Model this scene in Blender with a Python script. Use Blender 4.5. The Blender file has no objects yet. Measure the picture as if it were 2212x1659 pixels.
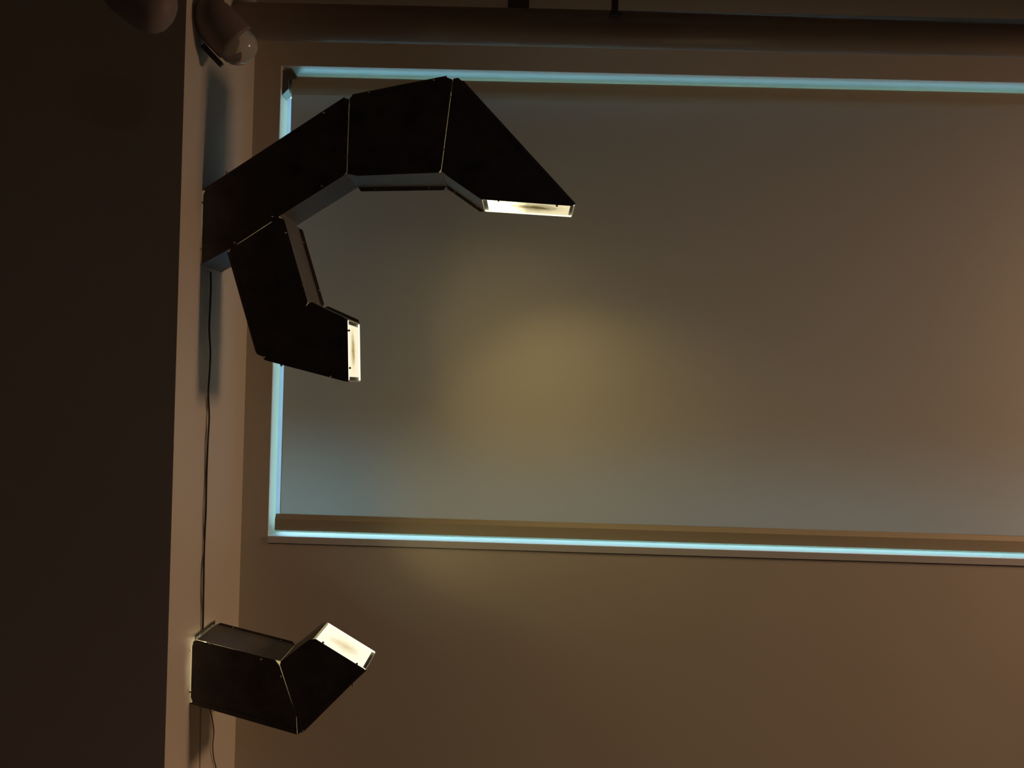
import bpy, bmesh, math, random
from mathutils import Vector, Matrix
random.seed(4)
S = bpy.context.scene
C = S.collection

# ------------------------------------------------------------------ camera
F, CX, CY = 2000.0, 1106.0, 829.5
CAM_Z = 1.75
yaw, pitch, roll = math.radians(-0.83), math.radians(0.15), math.radians(1.6)
fwd = Vector((math.sin(yaw)*math.cos(pitch), math.cos(yaw)*math.cos(pitch), math.sin(pitch)))
rt = Vector((math.cos(yaw), -math.sin(yaw), 0)); up = rt.cross(fwd)
r2 = rt*math.cos(roll) + up*math.sin(roll); u2 = -rt*math.sin(roll) + up*math.cos(roll)
cam_d = bpy.data.cameras.new('camera'); cam = bpy.data.objects.new('camera', cam_d); C.objects.link(cam)
cam_d.sensor_width = 36; cam_d.lens = 36*F/2212; cam_d.clip_start = .05
cam.matrix_world = Matrix(((r2.x, u2.x, -fwd.x, 0), (r2.y, u2.y, -fwd.y, 0), (r2.z, u2.z, -fwd.z, CAM_Z), (0, 0, 0, 1)))
S.camera = cam
CAM = Vector((0, 0, CAM_Z))

def ray(px, py): return fwd + r2*((px-CX)/F) - u2*((py-CY)/F)
def atY(px, py, Y):                # a point of the plane Y = const
    d = ray(px, py); return CAM + d*(Y/d.y)
def atX(px, py, X):
    d = ray(px, py); return CAM + d*(X/d.x)

# ------------------------------------------------------------------ world, light, exposure
S.view_settings.view_transform = 'Standard'; S.view_settings.look = 'None'
S.view_settings.exposure = 0; S.view_settings.gamma = 1; S.view_settings.use_curve_mapping = False
S.cycles.use_denoising = True
S.cycles.max_bounces = 10; S.cycles.diffuse_bounces = 6; S.cycles.transmission_bounces = 8
S.cycles.sample_clamp_indirect = 4
SKY = 5.5
w = bpy.data.worlds.new('dusk_sky'); S.world = w; w.use_nodes = True
nt = w.node_tree; bg = nt.nodes['Background']; bg.inputs['Strength'].default_value = SKY
tc = nt.nodes.new('ShaderNodeTexCoord'); sx = nt.nodes.new('ShaderNodeSeparateXYZ'); nt.links.new(tc.outputs['Generated'], sx.inputs[0])
def wramp(axis, lo, hi, stops):
    m = nt.nodes.new('ShaderNodeMapRange'); m.inputs[1].default_value = lo; m.inputs[2].default_value = hi
    c = nt.nodes.new('ShaderNodeValToRGB'); c.color_ramp.interpolation = 'EASE'
    nt.links.new(sx.outputs[axis], m.inputs[0]); nt.links.new(m.outputs[0], c.inputs[0])
    el = c.color_ramp.elements
    el[0].position, el[0].color = stops[0][0], (*stops[0][1], 1); el[1].position, el[1].color = stops[-1][0], (*stops[-1][1], 1)
    for p, k in stops[1:-1]:
        x = el.new(p); x.color = (*k, 1)
    return c.outputs[0]
# snow-bright ground, dim horizon; left and far right boosted to light blind and reveal
elev = wramp('Z', -1, 1, ((0, (.20, .68, 1.15)), (.34, (.25, .64, .84)), (.43, (.20, .40, .43)), (.49, (.045, .065, .055)), (.63, (.02, .03, .03)), (.74, (.6, 1.15, 1.4)), (1, (.8, 1.4, 1.6))))
side = wramp('X', -1, 1, ((0, (2.2, 2.2, 2.2)), (.37, (2.5, 2.5, 2.5)), (.465, (1, 1, 1)), (.72, (1, 1, 1)), (.85, (7, 7, 7))))
mm = nt.nodes.new('ShaderNodeMix'); mm.data_type = 'RGBA'; mm.blend_type = 'MULTIPLY'; mm.inputs[0].default_value = 1
nt.links.new(elev, mm.inputs[6]); nt.links.new(side, mm.inputs[7]); nt.links.new(mm.outputs[2], bg.inputs['Color'])

def light(name, kind, loc, energy, color, target=None, **kw):
    d = bpy.data.lights.new(name, kind); d.energy = energy; d.color = color
    for k, v in kw.items(): setattr(d, k, v)
    o = bpy.data.objects.new(name, d); C.objects.link(o); o.location = loc
    if target is not None: o.rotation_euler = (Vector(target)-Vector(loc)).to_track_quat('-Z', 'Y').to_euler()
    return o
WARM_POS = (4.3, 3.0, 2.45)       # a warm lamp further down the room
light('warm_room_lamp', 'AREA', WARM_POS, 23.5, (1, .60, .37), target=(-1.1, 3.1, -.1), spread=math.radians(102), shape='RECTANGLE', size=.65, size_y=.7)
light('room_fill_light', 'AREA', (1.2, -1.6, 3.3), 5.0, (1, .82, 1), target=(1.2, -1.6, 0), shape='DISK', size=.5)  # unseen fill light, added to lift the dark wall face

# ------------------------------------------------------------------ materials
def mat(name, col, rough=.6, metal=0, bump=0, bscale=60, var=0, vscale=4, spec=.5, **kw):
    m = bpy.data.materials.new(name); m.use_nodes = True
    t = m.node_tree; b = t.nodes['Principled BSDF']
    b.inputs['Base Color'].default_value = (*col, 1); b.inputs['Roughness'].default_value = rough
    b.inputs['Metallic'].default_value = metal; b.inputs['Specular IOR Level'].default_value = spec
    for k, v in kw.items(): b.inputs[k].default_value = v
    tc = t.nodes.new('ShaderNodeTexCoord')
    if var:
        n = t.nodes.new('ShaderNodeTexNoise'); n.inputs['Scale'].default_value = vscale; n.inputs['Detail'].default_value = 4
        r = t.nodes.new('ShaderNodeValToRGB'); t.links.new(tc.outputs['Object'], n.inputs['Vector']); t.links.new(n.outputs[0], r.inputs[0])
        r.color_ramp.elements[0].position = .3; r.color_ramp.elements[1].position = .7
        r.color_ramp.elements[0].color = (*[c*(1-var) for c in col], 1); r.color_ramp.elements[1].color = (*[min(1, c*(1+var)) for c in col], 1)
        t.links.new(r.outputs[0], b.inputs['Base Color'])
    if bump:
        n = t.nodes.new('ShaderNodeTexNoise'); n.inputs['Scale'].default_value = bscale; n.inputs['Detail'].default_value = 3
        bp = t.nodes.new('ShaderNodeBump'); bp.inputs['Strength'].default_value = bump; bp.inputs['Distance'].default_value = .002
        t.links.new(tc.outputs['Object'], n.inputs['Vector']); t.links.new(n.outputs[0], bp.inputs['Height']); t.links.new(bp.outputs[0], b.inputs['Normal'])
    return m
def emit(name, col, k):
    m = bpy.data.materials.new(name); m.use_nodes = True; t = m.node_tree; t.nodes.clear()
    em = t.nodes.new('ShaderNodeEmission'); em.inputs[0].default_value = (*col, 1); em.inputs[1].default_value = k
    o = t.nodes.new('ShaderNodeOutputMaterial'); t.links.new(em.outputs[0], o.inputs[0]); return m

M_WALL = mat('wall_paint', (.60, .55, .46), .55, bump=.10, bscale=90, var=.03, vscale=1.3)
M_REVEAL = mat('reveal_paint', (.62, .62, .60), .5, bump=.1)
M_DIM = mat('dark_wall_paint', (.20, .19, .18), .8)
M_CEIL = mat('ceiling_paint', (.30, .28, .25), .8, bump=.2)
M_FLOOR = mat('floor_screed', (.33, .30, .26), .5, bump=.2, bscale=20, var=.15)
M_PIPE = mat('painted_pipe', (.27, .215, .19), .38, bump=.05, bscale=30)
M_STEEL = mat('blackened_steel', (.062, .055, .050), .42, metal=.3, bump=.12, bscale=45, var=.35, vscale=14)
M_SIDE = mat('brushed_steel_side', (.115, .10, .085), .55, metal=.2, bump=.1, bscale=60, var=.15, vscale=12)
M_INNER = mat('white_inner_coat', (.75, .72, .62), .5)
M_SCREW = mat('zinc_screw', (.45, .43, .40), .25, metal=1)
M_CORD = mat('black_rubber', (.012, .010, .009), .5)
M_PALECORD = mat('pale_cord', (.50, .46, .38), .5)
M_THINCORD = mat('brown_cable', (.10, .075, .05), .5)
M_BAR = mat('hem_bar_fabric', (.42, .36, .24), .7, bump=.2, bscale=400)
M_BRACKET = mat('grey_bracket', (.12, .115, .105), .5)
M_FRAME = mat('white_window_frame', (.7, .7, .72), .4)
M_HEAD = mat('spotlight_shell', (.21, .17, .16), .55, spec=.3)
M_DARK = mat('dark_bracket', (.03, .03, .028), .5)
M_GLOW_END = emit('led_light_end', (1, .86, .50), 30)
M_GLOW = emit('led_light', (1, .88, .60), 3)

M_GLASS = bpy.data.materials.new('window_glass'); M_GLASS.use_nodes = True
t = M_GLASS.node_tree; t.nodes.clear()
a = t.nodes.new('ShaderNodeBsdfTransparent'); g = t.nodes.new('ShaderNodeBsdfGlossy'); g.inputs['Roughness'].default_value = .02
mx = t.nodes.new('ShaderNodeMixShader'); fr = t.nodes.new('ShaderNodeFresnel'); fr.inputs[0].default_value = 1.45
o = t.nodes.new('ShaderNodeOutputMaterial'); t.links.new(fr.outputs[0], mx.inputs[0]); t.links.new(a.outputs[0], mx.inputs[1]); t.links.new(g.outputs[0], mx.inputs[2]); t.links.new(mx.outputs[0], o.inputs[0])

M_CLEAR = mat('clear_dome', (.75, .78, .78), .06, **{'Transmission Weight': .9, 'IOR': 1.3})

def cloth(name, front, back, k, weave=.0, wcol=(1, 1, 1)):
    m = bpy.data.materials.new(name); m.use_nodes = True
    t = m.node_tree; b = t.nodes['Principled BSDF']; b.inputs['Base Color'].default_value = (*front, 1); b.inputs['Roughness'].default_value = .85
    b.inputs['Specular IOR Level'].default_value = .2
    tr = t.nodes.new('ShaderNodeBsdfTranslucent'); tr.inputs[0].default_value = (*back, 1)
    mx = t.nodes.new('ShaderNodeMixShader'); mx.inputs[0].default_value = k
    tcd = t.nodes.new('ShaderNodeTexCoord'); n = t.nodes.new('ShaderNodeTexWave'); n.inputs['Scale'].default_value = 260; n.bands_direction = 'X'
    bp = t.nodes.new('ShaderNodeBump'); bp.inputs['Strength'].default_value = .05; bp.inputs['Distance'].default_value = .001
    t.links.new(tcd.outputs['Object'], n.inputs['Vector']); t.links.new(n.outputs[0], bp.inputs['Height']); t.links.new(bp.outputs[0], b.inputs['Normal'])
    out = t.nodes['Material Output']; t.links.new(b.outputs[0], mx.inputs[1]); t.links.new(tr.outputs[0], mx.inputs[2])
    # the open weave lets a little daylight straight through
    tp = t.nodes.new('ShaderNodeBsdfTransparent'); tp.inputs[0].default_value = (*wcol, 1); m2 = t.nodes.new('ShaderNodeMixShader'); m2.inputs[0].default_value = weave
    t.links.new(mx.outputs[0], m2.inputs[1]); t.links.new(tp.outputs[0], m2.inputs[2]); t.links.new(m2.outputs[0], out.inputs[0])
    return m
M_BLIND = cloth('blind_fabric', (.56, .49, .35), (.80, .85, .85), .006, weave=.024)
M_EDGE_GLOW = cloth('edge_glow_cloth', (.6, .6, .6), (.8, .8, .95), .45)

def diffuser_mat(name, sx, sz, lo, hi, bias, grad=0):
    """Lit opal pane of a lamp, with an elongated darker swirl across it."""
    m = bpy.data.materials.new(name); m.use_nodes = True; t = m.node_tree; t.nodes.clear()
    tc = t.nodes.new('ShaderNodeTexCoord'); mp = t.nodes.new('ShaderNodeMapping'); t.links.new(tc.outputs['Generated'], mp.inputs[0])
    mp.inputs['Location'].default_value = (-.5-bias, -.5, -.5); mp.inputs['Scale'].default_value = (1, 1, 1)
    ns = t.nodes.new('ShaderNodeTexNoise'); ns.inputs['Scale'].default_value = 3.5; ns.inputs['Distortion'].default_value = 1.2
    t.links.new(mp.outputs[0], ns.inputs['Vector'])
    sp = t.nodes.new('ShaderNodeSeparateXYZ'); t.links.new(mp.outputs[0], sp.inputs[0])
    def mth(op, a, b):
        n = t.nodes.new('ShaderNodeMath'); n.operation = op
        for i, v in enumerate((a, b)):
            if hasattr(v, 'links'): t.links.new(v, n.inputs[i])
            else: n.inputs[i].default_value = v
        return n.outputs[0]
    ex = mth('MULTIPLY', sp.outputs['X'], sx); ez = mth('MULTIPLY', sp.outputs['Y'], sz)
    r = mth('SQRT', mth('ADD', mth('MULTIPLY', ex, ex), mth('MULTIPLY', ez, ez)), 0)
    r = mth('ADD', r, mth('MULTIPLY', mth('SUBTRACT', ns.outputs[0], .5), .7))
    cr = t.nodes.new('ShaderNodeValToRGB'); t.links.new(r, cr.inputs[0])
    el = cr.color_ramp.elements; el[0].position = .0; el[0].color = (*lo, 1); el[1].position = .95; el[1].color = (*hi, 1)
    for p, c in ((.18, [l*1.1 for l in lo]), (.42, [(l+h)/2 for l, h in zip(lo, hi)]), (.5, [l*.6+h*.4 for l, h in zip(lo, hi)]), (.62, [l*.25+h*.75 for l, h in zip(lo, hi)])):
        x = el.new(p); x.color = (*c, 1)
    em = t.nodes.new('ShaderNodeEmission'); em.inputs[1].default_value = 1.0
    if grad:   # the lamp inside sits near one end of the pane
        k = mth('MULTIPLY', mth('MAXIMUM', mth('MULTIPLY', mth('ADD', sp.outputs['X'], .12), -1), 0), grad); t.links.new(mth('ADD', k, .9), em.inputs[1])
    t.links.new(cr.outputs[0], em.inputs[0]); o = t.nodes.new('ShaderNodeOutputMaterial'); t.links.new(em.outputs[0], o.inputs[0])
    return m

# ------------------------------------------------------------------ mesh helpers
def link(name, bm, m, parent=None, smooth=False):
    bmesh.ops.recalc_face_normals(bm, faces=bm.faces)
    me = bpy.data.meshes.new(name); bm.to_mesh(me); bm.free()
    for mm in (m if isinstance(m, (list, tuple)) else [m]): me.materials.append(mm)
    if smooth:
        for p in me.polygons: p.use_smooth = True
    o = bpy.data.objects.new(name, me); C.objects.link(o)
    if parent:
        o.parent = parent; o.matrix_parent_inverse = Matrix.Identity(4)
        if parent.type == 'EMPTY': me.transform(Matrix.Translation(-parent.location))
        else:
            q = parent
            while q.parent: q = q.parent
            if q.type == 'EMPTY': me.transform(Matrix.Translation(-q.location))
    return o
def box(bm, lo, hi):
    v = [bm.verts.new((x, y, z)) for x in (lo[0], hi[0]) for y in (lo[1], hi[1]) for z in (lo[2], hi[2])]
    for f in ((0, 1, 3, 2), (4, 6, 7, 5), (0, 4, 5, 1), (2, 3, 7, 6), (0, 2, 6, 4), (1, 5, 7, 3)): bm.faces.new([v[i] for i in f])
def prism(bm, pts, off, mi=None):
    """pts: 3D polygon; off: thickness vector. mi = material index of the second cap."""
    a = [bm.verts.new(p) for p in pts]; b = [bm.verts.new(Vector(p)+Vector(off)) for p in pts]
    bm.faces.new(a); fb = bm.faces.new(b[::-1])
    if mi is not None: fb.material_index = mi
    n = len(a)
    for i in range(n): bm.faces.new((a[i], a[(i+1) % n], b[(i+1) % n], b[i]))
def bevel(bm, w, seg=2):
    bmesh.ops.bevel(bm, geom=bm.edges[:], offset=w, segments=seg, affect='EDGES', profile=.7)
def tube(bm, pts, r, n=10, caps=True):
    pts = [Vector(p) for p in pts]; rings = []
    for i, p in enumerate(pts):
        d = (pts[min(i+1, len(pts)-1)]-pts[max(i-1, 0)]).normalized()
        a = d.orthogonal().normalized() if i == 0 else (A - d*A.dot(d)).normalized()
        A = a; b = d.cross(a)
        rr = r[i] if isinstance(r, (list, tuple)) else r
        rings.append([bm.verts.new(p+(a*math.cos(t)+b*math.sin(t))*rr) for t in [2*math.pi*k/n for k in range(n)]])
    for i in range(len(rings)-1):
        for k in range(n): bm.faces.new((rings[i][k], rings[i][(k+1) % n], rings[i+1][(k+1) % n], rings[i+1][k]))
    if caps: bm.faces.new(rings[0][::-1]); bm.faces.new(rings[-1])
def smooth_path(pts, sub=6):
    out = []; P = [pts[0]]+list(pts)+[pts[-1]]
    for i in range(1, len(P)-2):
        for k in range(sub):
            t = k/sub; p0, p1, p2, p3 = (Vector(P[i+j]) for j in (-1, 0, 1, 2))
            out.append(.5*((2*p1)+(p2-p0)*t+(2*p0-5*p1+4*p2-p3)*t*t+(3*p1-p0-3*p2+p3)*t**3))
    out.append(Vector(pts[-1])); return out
def tag(o, label, cat, group=None, kind=None):
    o['label'] = label; o['category'] = cat
    if group: o['group'] = group
    if kind: o['kind'] = kind
def struct(name, bm, m, label=None, parent=None):
    o = link(name, bm, m, parent)
    if parent is None:
        o['kind'] = 'structure'
        if label: o['label'] = label
    return o
def thing(name, loc, label, cat, group=None):
    o = bpy.data.objects.new(name, None); C.objects.link(o); o.location = loc; o.empty_display_size = .05
    tag(o, label, cat, group); return o

# ------------------------------------------------------------------ room
AX = -1.093            # the side wall the lamps hang on
YN, YW = 2.878, 3.600  # near edge of the side wall, window wall
XL, XR, YB, ZC = -3.6, 5.2, -3.2, 3.55
WL, WR = -.988, 2.75   # window opening
WT, WB = 2.978, 1.1405
TH = .165
bm = bmesh.new()
box(bm, (AX, YW, 0), (WL, YW+TH, ZC)); box(bm, (WR, YW, 0), (XR, YW+TH, ZC))
box(bm, (WL, YW, WT), (WR, YW+TH, ZC)); box(bm, (WL, YW, 0), (WR, YW+TH, WB-.03))
struct('wall_back', bm, M_WALL, 'beige painted wall around the wide window')
bm = bmesh.new(); box(bm, (XL, YN, 0), (AX, YW+TH, ZC)); struct('wall_left', bm, M_WALL, 'projecting wall block whose lit side face carries the lamps')
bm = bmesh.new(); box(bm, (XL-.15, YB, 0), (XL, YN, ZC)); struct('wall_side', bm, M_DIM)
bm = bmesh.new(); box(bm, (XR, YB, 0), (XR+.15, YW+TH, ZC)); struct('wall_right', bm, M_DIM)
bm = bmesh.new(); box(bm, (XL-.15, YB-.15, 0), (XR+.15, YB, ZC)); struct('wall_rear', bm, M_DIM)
bm = bmesh.new(); box(bm, (XL-.15, YB-.15, -.1), (XR+.15, YW+TH, 0)); struct('floor', bm, M_FLOOR)
bm = bmesh.new(); box(bm, (XL-.15, YB-.15, ZC), (XR+.15, YW+TH, ZC+.15)); struct('ceiling', bm, M_CEIL)
# sill board and its shadow joint
bm = bmesh.new(); box(bm, (WL, YW-.004, WB-.026), (WR, YW+TH, WB)); struct('trim_1', bm, M_REVEAL, 'window sill board with a thin joint below its nose')
# window: frame, glass
YG = YW+.145
bm = bmesh.new()
fw = .002
box(bm, (WL, YG-.015, WB), (WL+fw, YG+.015, WT)); box(bm, (WR-fw, YG-.015, WB), (WR, YG+.015, WT))
box(bm, (WL+fw, YG-.015, WT-.03), (WR-fw, YG+.015, WT)); box(bm, (WL+fw, YG-.015, WB), (WR-fw, YG+.015, WB+.012))
fo = struct('window_1', bm, M_FRAME, 'wide window behind the roller blind')
bm = bmesh.new(); box(bm, (WL+fw, YG-.003, WB+.012), (WR-fw, YG+.003, WT-.03)); g = link('glass_pane', bm, M_GLASS, fo)

# ------------------------------------------------------------------ roller blind
YBL = YW+.033
bl = thing('roller_blind', atY(1400, 1190, YBL), 'drawn beige fabric roller blind covering the wide window', 'blind')
def Z(px, py, Y): return atY(px, py, Y).z
def X(px, py, Y): return atY(px, py, Y).x
bx0 = X(607, 700, YBL); bx1 = WR-.03
zt = Z(1100, 177, YBL+.02); zb0 = Z(1100, 1160, YBL-.012)
hem = .062
# fabric with very slight waves
bm = bmesh.new(); nx, nz = 60, 24; gr = []
for i in range(nx+1):
    row = []
    for k in range(nz+1):
        x = bx0+.016+(bx1-bx0-.024)*i/nx; z = zb0+hem*.9+(zt-.005-zb0-hem*.9)*k/nz
        row.append(bm.verts.new((x, YBL+.0012*math.sin(x*5+z*.8), z)))
    gr.append(row)
for i in range(nx):
    for k in range(nz): bm.faces.new((gr[i][k], gr[i+1][k], gr[i+1][k+1], gr[i][k+1]))
link('fabric', bm, M_BLIND, bl, True)
bm = bmesh.new(); tube(bm, [(bx0+.004, YBL+.035, zt-.032), (bx1-.004, YBL+.035, zt-.032)], .032, 24); link('roller_tube', bm, mat('rolled_fabric', (.46, .42, .33), .8, bump=.1), bl, True)
# hem bar: sloped top shoulder, flat face
bm = bmesh.new(); prof = [(-.012, 0), (-.012, .043), (.0, hem), (.008, hem), (.008, 0)]
xb0 = X(594, 1125, YBL-.01)
prism(bm, [(xb0, YBL+y, zb0+z) for y, z in prof], (bx1-xb0, 0, 0)); link('hem_bar', bm, M_BAR, bl)
# added pale strip, stands for the lit reveal showing past the cloth
bm = bmesh.new(); zs = Z(620, 212, YBL); bm.faces.new([bm.verts.new(v) for v in ((bx0-.001, YBL+.004, zb0+hem), (bx0+.0185, YBL+.004, zb0+hem), (bx0+.0185, YBL+.004, zs), (bx0-.001, YBL+.004, zs))])
o = link('edge_glow_strip', bm, M_EDGE_GLOW, bl); o['label'] = 'added pale strip standing for the daylit reveal at the edge of the blind'
# end bracket
bm = bmesh.new()
pts = [atY(px, py, YBL-.01) for px, py in ((612, 151), (633, 151), (640, 164), (640, 170), (624, 170), (623, 192), (613, 205))]
pts[0].x = pts[-1].x = WL+.002
prism(bm, pts, (0, .075, 0)); link('end_bracket', bm, M_BRACKET, bl)
print('blind', bx0, zt, zb0, 'sill', WB)

# ------------------------------------------------------------------ pipes near the ceiling
YP = 3.36
pa, pb = atY(1106, 20, YP), atY(1106, 97.5, YP)
pr = (pa.z-pb.z)/2; pz = (pa.z+pb.z)/2
bm = bmesh.new(); tube(bm, [(AX+.001, YP, pz), (XR-.001, YP, pz)], pr, 48)
p = link('ceiling_pipe', bm, M_PIPE, None, True)
tag(p, 'thick painted pipe running along the wall above the window', 'pipe')
# bracket in front of the pipe with a small foot
c0 = atY(1328, 0, YP-.10)
t0 = thing('drop_bracket', (c0.x, YP-pr-.02, ZC), 'dark drop bracket reaching down over the top of the thick pipe', 'bracket')
bm = bmesh.new()
yq = YP-pr-.015
A_, B_ = atY(1322, -20, yq), atY(1336, -20, yq)
lowz = atY(1328, 30, yq).z
box(bm, (A_.x, yq-.010, lowz), (B_.x, yq+.008, ZC)); link('arm', bm, M_DARK, t0)
bm = bmesh.new(); box(bm, (A_.x-.006, yq-.014, lowz-.010), (B_.x+.014, yq+.010, lowz+.002)); bevel(bm, .002); link('foot', bm, M_DARK, t0)
# dark sheet standing in for a soft shadow above the pipe
c1 = atY(1120, 5, YP).x
t1 = thing('shadow_strip', (c1, YP, ZC), 'dark strip standing in for a soft shadow above the thick pipe', 'shadow strip')
bm = bmesh.new(); hw = atY(1143, 5, YP).x-c1
box(bm, (c1-hw, YP-.003, pz+pr-.002), (c1+hw, YP+.003, ZC)); link('shadow_sheet', bm, mat('shadow_tone', (.09, .07, .06), .6), t1)

# ------------------------------------------------------------------ lamps: folded sheet-steel ducts
YF = atX(424+10.7, 490, AX).y
DEP = .064
YBK = YF/(1-DEP)
print('lamp depth planes', YF, YBK)
T = .0014
LEDC = (1, .80, .42)
def V3(p, Y):
    return atY(p[0], p[1], Y)
class Lamp:
    def __init__(s, name, px, label, group, yf):
        s.yf = yf; s.yb = yf+(YBK-YF)
        o = atX(px[0], px[1], AX); s.root = thing(name, (AX, (s.yf+s.yb)/2, o.z), label, 'lamp', group)
    def P(s, p):
        v = atY(p[0], p[1], s.yf); v.x = max(v.x, AX+.004); return v
    def front(s, poly, inset_mat=True):
        pts = [s.P(p) for p in poly]
        bm = bmesh.new(); prism(bm, pts, (0, T, 0), 1); return link('front_panel', bm, [M_STEEL, M_INNER], s.root)
    def rear(s, poly):
        pts = [s.P(p)+Vector((0, s.yb-s.yf, 0)) for p in poly]
        bm = bmesh.new(); prism(bm, pts, (0, -T, 0), 1); return link('rear_panel', bm, [M_STEEL, M_INNER], s.root)
    def side(s, p, q, inward, trim=(-.003, -.003), lipf=0, lipr=0, gap=.0004, m=None, ch=.012):
        """strip panel between the front and rear sheet along p-q; inward = a pixel on the inner side; lips = flange widths"""
        a, b = s.P(p), s.P(q); d = (b-a).normalized(); c = s.P(inward)
        n = Vector((-d.z, 0, d.x));
        if (c-a).dot(n) < 0: n = -n
        a = a+d*trim[0]; b = b-d*trim[1]
        bm = bmesh.new(); y0, y1 = s.yf+T+gap, s.yb-T-.0006
        pts = [a+Vector((0, y0-s.yf, 0)), b+Vector((0, y0-s.yf, 0)), b+Vector((0, y1-s.yf, 0)), a+Vector((0, y1-s.yf, 0))]
        prism(bm, pts, n*T, 1)
        o = link('side_panel', bm, [m or M_SIDE, M_INNER], s.root)
        for lip, yy, sg, nm in ((lipf, s.yf, -1, 'front_lip'), (lipr, s.yb, 1, 'rear_lip')):
            if lip:
                bm = bmesh.new()
                if nm == 'front_lip':   # folded over the face of the front sheet
                    e0, e1 = a-n*.0016, b-n*.0016
                    q_ = [e0, e1, e1+n*lip-d*ch, e0+n*lip+d*ch]
                    prism(bm, [v+Vector((0, -.0016, 0)) for v in q_], (0, .0013, 0))
                    lp = link(nm, bm, M_STEEL, o)
                else:                   # stands outward, in the plane of the rear sheet
                    q_ = [a+d*.002, b-d*.002, b-n*lip-d*ch, a-n*lip+d*ch]
                    prism(bm, [v+Vector((0, s.yb-s.yf-T-.0006, 0)) for v in q_], (0, T, 0))
                    lp = link(nm, bm, M_SIDE, o)
        return o
    def screw(s, parent, px, py, Y=None, off=.0015, r=.0042):
        v = atY(px, py, (Y if Y else s.yf)); bm = bmesh.new()
        prof = [(-.004, r*.95), (-.0012, r), (.0006, r*.8), (.0016, r*.35)]
        tube(bm, [(v.x, v.y-off-.0016-h, v.z) for h, _ in prof], [q for _, q in prof], 12)
        return link('screw', bm, M_SCREW, parent, True)
    def led(s, p, q, yy=.5, r=.004, m=None):
        a, b = s.P(p), s.P(q); off = Vector((0, (s.yb-s.yf)*yy, 0)); bm = bmesh.new()
        tube(bm, [a+off, b+off], r, 8); return link('light_strip', bm, m or M_GLOW, s.root)
    def tab(s, p, q, w=.008):
        a, b = s.P(p), s.P(q); d = (b-a).normalized(); n = Vector((-d.z, 0, d.x)); bm = bmesh.new()
        prism(bm, [v+Vector((0, T+.0002, 0)) for v in (a-n*w, b-n*w, b+n*w, a+n*w)], (0, T, 0)); return link('joint_tab', bm, M_STEEL, s.root)
    def mouth(s, p, q, inward, ends, dm, energy, out_px, spread=136, rec=.006, tilt=0, size=None, shift=0):
        a, b = s.P(p), s.P(q); d = (b-a).normalized(); L = (b-a).length; c = s.P(inward)
        n = Vector((-d.z, 0, d.x))
        if (c-a).dot(n) < 0: n = -n
        dy = Vector((0, 1, 0)); D_ = s.yb-s.yf
        # opal pane, built in local axes so its own coordinates follow the opening
        bm = bmesh.new(); L2 = L-ends[0]-ends[1]
        box(bm, (-L2/2, -D_/2+.003, -.0015), (L2/2, D_/2-.003, .0015))
        me = bpy.data.meshes.new('diffuser'); bmesh.ops.recalc_face_normals(bm, faces=bm.faces); bm.to_mesh(me); bm.free(); me.materials.append(dm)
        o = bpy.data.objects.new('diffuser', me); C.objects.link(o); o.parent = s.root
        mid = a+d*(ends[0]+L2/2)+dy*(D_/2)+n*rec
        Mx = Matrix((( d.x, 0, n.x, 0), (d.y, 1, n.y, 0), (d.z, 0, n.z, 0), (0, 0, 0, 1)))
        Mx.translation = mid-s.root.location; o.matrix_basis = Mx
        o['label'] = 'glowing opal pane closing the mouth'
        # dark end tabs
        for st, ln in ((0, ends[0]), (L-ends[1], ends[1])):
            bm = bmesh.new(); e0 = a+d*st+n*(rec+.001)
            prism(bm, [e0+dy*.003, e0+d*ln+dy*.003, e0+d*ln+dy*(D_-.003), e0+dy*(D_-.003)], n*T); link('end_tab', bm, M_STEEL, s.root)
        # rims along both long edges; the pane's light on them is painted in as emission
        for yy, sg in ((0, 1), (D_-.004, 1)):
            bm = bmesh.new(); e0 = a+dy*(yy+.0002)
            y2 = .0035
            prism(bm, [e0+d*.002, e0+d*ends[0]*.9+n*.0, e0+d*(L-ends[1]*.9), e0+d*(L-.002), e0+d*(L-.002)+n*.005, e0+d*.002+n*.005], dy*y2)
            link('mouth_rim', bm, M_RIM, s.root)
        lt = bpy.data.lights.new('mouth_light', 'AREA'); lt.shape = 'RECTANGLE'; lt.size = L2*(size or .96); lt.size_y = D_*.9; lt.energy = energy
        lt.color = LIGHTC; lt.spread = math.radians(spread)
        lo = bpy.data.objects.new('mouth_light', lt); C.objects.link(lo); lo.parent = s.root
        zc = n.copy(); xc = d.copy(); ta = math.radians(tilt)
        zc, xc = n*math.cos(ta)-d*math.sin(ta), d*math.cos(ta)+n*math.sin(ta); yc = zc.cross(xc)
        Ml = Matrix(((xc.x, yc.x, zc.x, 0), (xc.y, yc.y, zc.y, 0), (xc.z, yc.z, zc.z, 0), (0, 0, 0, 1)))
        Ml.translation = mid-n*.012+d*shift-s.root.location; lo.matrix_basis = Ml
LIGHTC = (1, .80, .36)
M_RIM = emit('rim_painted_glow', (1, .9, .62), 1.6)

D1 = diffuser_mat('opal_pane_large', 2.4, 2.2, (.16, .12, .04), (1.0, .86, .50), .10, grad=9)
D2 = diffuser_mat('opal_pane_middle', 2.2, 3.6, (.42, .30, .10), (1.0, .90, .62), 0)
D3 = diffuser_mat('opal_pane_small', 2.3, 2.6, (.80, .66, .40), (1.15, 1.1, .80), .03)

# ---- upper lamp
L1 = Lamp('duct_wall_lamp', (434, 490), 'large branching lamp of black folded steel ducts, high on the side wall', 'black steel duct lamps', YF)
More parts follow.
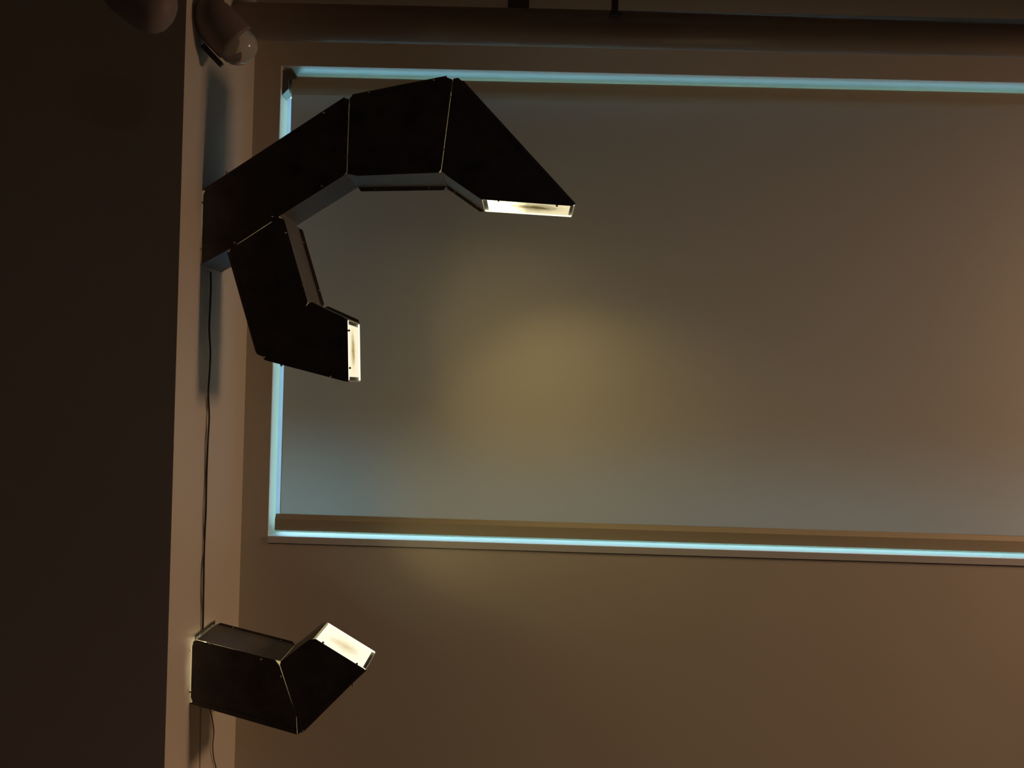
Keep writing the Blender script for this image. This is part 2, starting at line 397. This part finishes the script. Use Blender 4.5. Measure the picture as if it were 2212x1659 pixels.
# arm from the wall
f = L1.front([(444, 409.5), (744, 212), (754.3, 214), (748.8, 373), (743, 378), (608, 463.5), (598, 471), (494, 539), (432, 571), (437, 421)])
for q in ((490, 373), (699, 244), (437, 438), (434, 538), (695, 402)): L1.screw(f, *q)
for q in ((752.5, 243), (749, 339)): L1.screw(f, *q)
L1.rear([(437, 410), (745, 211), (754, 212), (748, 376), (432, 571)])
L1.side((438, 410), (744, 211), (600, 400), lipf=.014)
L1.side((748.5, 375.5), (604, 466.5), (600, 400), gap=0)
L1.side((492, 540), (432, 571), (450, 480), gap=0)
L1.led((470, 490), (700, 320))
# middle section
f = L1.front([(755.2, 212), (763, 205), (962, 165.5), (977.7, 172), (952.9, 366), (947, 373), (772, 380), (749.6, 375)])
for q in ((797, 200), (936, 173)): L1.screw(f, *q)
for q in ((972, 210), (958, 323)): L1.screw(f, *q)
L1.rear([(757, 210), (765, 205), (962, 166), (978, 172), (950, 373), (750, 375)])
L1.side((762, 205), (964, 165), (850, 300), lipf=.012)
o = L1.side((750, 376), (952, 373), (850, 300), lipr=.014, gap=.0003)
L1.screw(o, 812, 407, L1.yb); L1.screw(o, 926, 405, L1.yb); L1.screw(o, 749, 381.5); 
L1.led((790, 300), (940, 280))
# hooked end section
f = L1.front([(979, 170), (990, 168), (1002, 178), (1243, 441), (1236, 445), (1040, 431), (966, 380), (953.5, 369)])
for q in ((1077, 433.5), (1203, 444.5)): L1.screw(f, *q)
L1.rear([(980, 169), (1000, 175), (1243, 442), (1040, 431), (965, 379), (953, 370)])
L1.side((1001, 176), (1242, 440), (1040, 380), lipf=.012)
o = L1.side((953.5, 370), (1039, 430), (1040, 380), lipr=.010, gap=.0003)
L1.screw(o, 982, 414, L1.yb); L1.screw(o, 1031, 446, L1.yb)
L1.led((1010, 300), (1090, 370))
L1.mouth((1041, 431), (1242, 444), (1100, 350), (.016, .014), D1, 1.9, None, spread=110, tilt=22, size=.5, shift=-.05)
# branch
f = L1.front([(493, 547), (500, 536.5), (598, 472.5), (607, 471), (614, 475), (663, 648), (664, 656), (570.8, 771.5), (556, 766), (552, 756)])
for q in ((507, 524.5), (617, 503), (654, 615), (588, 468)): L1.screw(f, *q)
L1.rear([(491, 542), (606, 466), (665, 655), (570, 773), (556, 768)])
L1.side((492, 545), (554, 762), (580, 640), lipf=.012)
o = L1.side((612, 470), (665, 653), (580, 640), lipr=.012, gap=.0003)
L1.screw(o, 655, 523, L1.yb); L1.screw(o, 689, 627, L1.yb)
L1.led((560, 560), (620, 700))
L1.tab((571, 775), (660, 660)); L1.tab((586, 479), (602, 468)); L1.tab((496, 538), (512, 528))
# lower elbow with its mouth
f = L1.front([(665, 657), (673, 652), (751, 690), (753, 822), (745, 824), (575, 779), (571.2, 772)])
for q in ((571, 771), (608, 789), (714, 813), (684, 656)): L1.screw(f, *q)
L1.rear([(667, 655), (673, 652), (752, 689), (754, 824), (572, 776)])
L1.side((571, 776), (752, 824), (690, 740), lipf=.010)
L1.side((672, 653), (752, 689), (690, 740), lipr=.010)
L1.mouth((752.5, 691), (754.5, 822), (700, 750), (.013, .013), D2, .5, None)
for q in ((754, 714), (756, 795)): L1.screw(f, *q)

# ---- lower lamp
YF2 = atX(411, 1450, AX).y
L2 = Lamp('duct_wall_lamp', (410, 1450), 'small elbow lamp of black folded steel, mouth tipped up, low on the side wall', 'black steel duct lamps', YF2)
L2.yb = L2.yf+.205
f = L2.front([(412, 1397), (418, 1385), (426, 1383), (594, 1425), (603.5, 1438), (639.9, 1547), (641.5, 1584), (418, 1520.5), (410.5, 1506)])
for q in ((454, 1391), (564, 1424), (607, 1461), (411, 1405), (410, 1494), (460, 1534)): L2.screw(f, *q)
L2.rear([(416, 1385), (426, 1382), (603, 1427), (641, 1548), (641, 1584), (409, 1518)])
o = L2.side((426, 1382.5), (603, 1428), (500, 1480), gap=.0045, lipr=.008)
for q in ((503, 1356), (607, 1384)): L2.screw(o, q[0], q[1], L2.yb)
L2.side((409, 1519), (640, 1585), (500, 1480), lipf=.014)
L2.led((440, 1450), (590, 1490)); L2.led((421, 1393), (417, 1508), r=.003, m=M_GLOW_END)
f = L2.front([(604.4, 1436), (607, 1429), (651, 1394), (668, 1382), (682, 1380), (787, 1445), (789, 1449), (656, 1581), (642.5, 1584), (640.6, 1549)])
for q in ((698, 1388), (771, 1434), (655, 1579), (762, 1480)): L2.screw(f, *q)
L2.rear([(605, 1431), (651, 1393), (668, 1380), (680, 1378), (790, 1446), (655, 1582), (641, 1585)])
L2.side((606, 1429), (676, 1379), (680, 1460), gap=.001)
L2.side((645, 1584), (790, 1448), (680, 1460), lipf=.012)
L2.led((680, 1440), (660, 1520))
L2.mouth((681, 1379), (790, 1446), (690, 1470), (.002, .012), D3, .75, None, spread=124, tilt=14)
# mounting flange on the wall with two fixings
bm = bmesh.new()
q_ = [(AX+.012, L2.yf+.004, atX(416, 1372, AX).z), (AX+.012, L2.yb-.004, atX(462, 1336, AX).z)]
z0 = L2.P((418, 1386)).z
prism(bm, [(AX+.010, L2.yf+.006, z0+.001), (AX+.010, L2.yf+.006, z0+.020), (AX+.010, L2.yb, z0+.020), (AX+.010, L2.yb, z0+.001)], (T, 0, 0))
fl = link('wall_flange', bm, M_STEEL, L2.root)
for ty in (.2, .8):
    bm = bmesh.new(); y = L2.yf+(L2.yb-L2.yf)*ty; tube(bm, [(AX+.0115, y, z0+.012), (AX+.0145, y, z0+.012)], .004, 12); link('screw', bm, M_SCREW, fl, True)

# ------------------------------------------------------------------ cords on the side wall
def cord(name, pts, r, m, label, bow=.008, n=8):
    P = smooth_path([atX(px, py, AX+r+bow*(.15+.85*abs(math.sin(i*1.7)))) for i, (px, py) in enumerate(pts)])
    bm = bmesh.new(); tube(bm, P, r, n); o = link(name, bm, m, None, True); tag(o, label, 'cord'); return o
cord('power_cord', [(455, 588), (455.5, 620), (454, 660), (452, 710), (454.5, 760), (453, 800), (450, 850), (452, 900), (449, 960), (446.5, 1030), (445, 1100), (441.5, 1180), (440, 1260), (438.5, 1352), (438.3, 1366)], .0032, M_CORD, 'black cord hanging between the two steel lamps')
cord('thin_cord', [(453, 1530), (458, 1552), (462, 1580), (459.5, 1612), (462, 1640), (468, 1670), (470, 1750)], .0022, M_THINCORD, 'thin brown cord dropping from the underside of the lower lamp')
cord('wall_cord', [(449, 855), (446.5, 930), (444.5, 1030), (441.5, 1120), (438, 1200), (436, 1290), (435, 1390), (434, 1540), (432, 1680)], .0018, M_PALECORD, 'thin pale cord running down the wall beside the black one', bow=.001)

# ------------------------------------------------------------------ ceiling spotlights
def spotlight(px, py, Y, s, direction, label, dome=True):
    c = atY(px, py, Y); r = thing('spotlight', (c.x, c.y, c.z), label, 'spotlight', 'spotlights near the ceiling')
    d = Vector(direction).normalized()
    def lathe(name, prof, m, parent=r, n=40):
        bm = bmesh.new(); tube(bm, [c+d*h*s for h, _ in prof], [max(q, .001)*s for _, q in prof], n)
        return link(name, bm, m, parent, True)
    sh = lathe('lamp_head', [(-.10, .004), (-.098, .022), (-.09, .040), (-.07, .058), (-.04, .069), (0, .073), (.05, .073), (.062, .0725), (.064, .068)] if dome else [(-.10, .004), (-.098, .022), (-.09, .040), (-.07, .058), (-.04, .069), (0, .073), (.05, .073), (.07, .068), (.087, .056), (.098, .04), (.104, .022), (.106, .002)], M_HEAD)
    if dome:
        lathe('glass_dome', [(.0645, .068), (.085, .066), (.105, .058), (.122, .043), (.132, .024), (.135, .003)], M_CLEAR)
    # yoke arm and stem up to the ceiling
    bm = bmesh.new(); tube(bm, [c+Vector((0, 0, .07*s)), (c.x, c.y, ZC)], .008*s, 12); link('stem', bm, M_HEAD, r, True)
    side = d.cross(Vector((0, 1, 0))).normalized()
    if side.z > 0: side = -side
    if not dome: return r
    bm = bmesh.new(); e = c+side*.076*s+d*.0*s
    nrm = d.cross(side)
    prism(bm, [e-nrm*.02*s, e+d*.085*s-nrm*.02*s, e+d*.085*s+nrm*.02*s, e+nrm*.02*s], side*.018*s); link('side_clip', bm, M_DARK, r)
    return r
spotlight(478, 60, 3.0, .98, (.62, .30, -.62), 'rounded spotlight with a clear glass dome, above the lit side wall')
spotlight(296, -8, 2.3, .92, (.75, .25, -.45), 'dim blunt spotlight close to the dark wall face', dome=False)
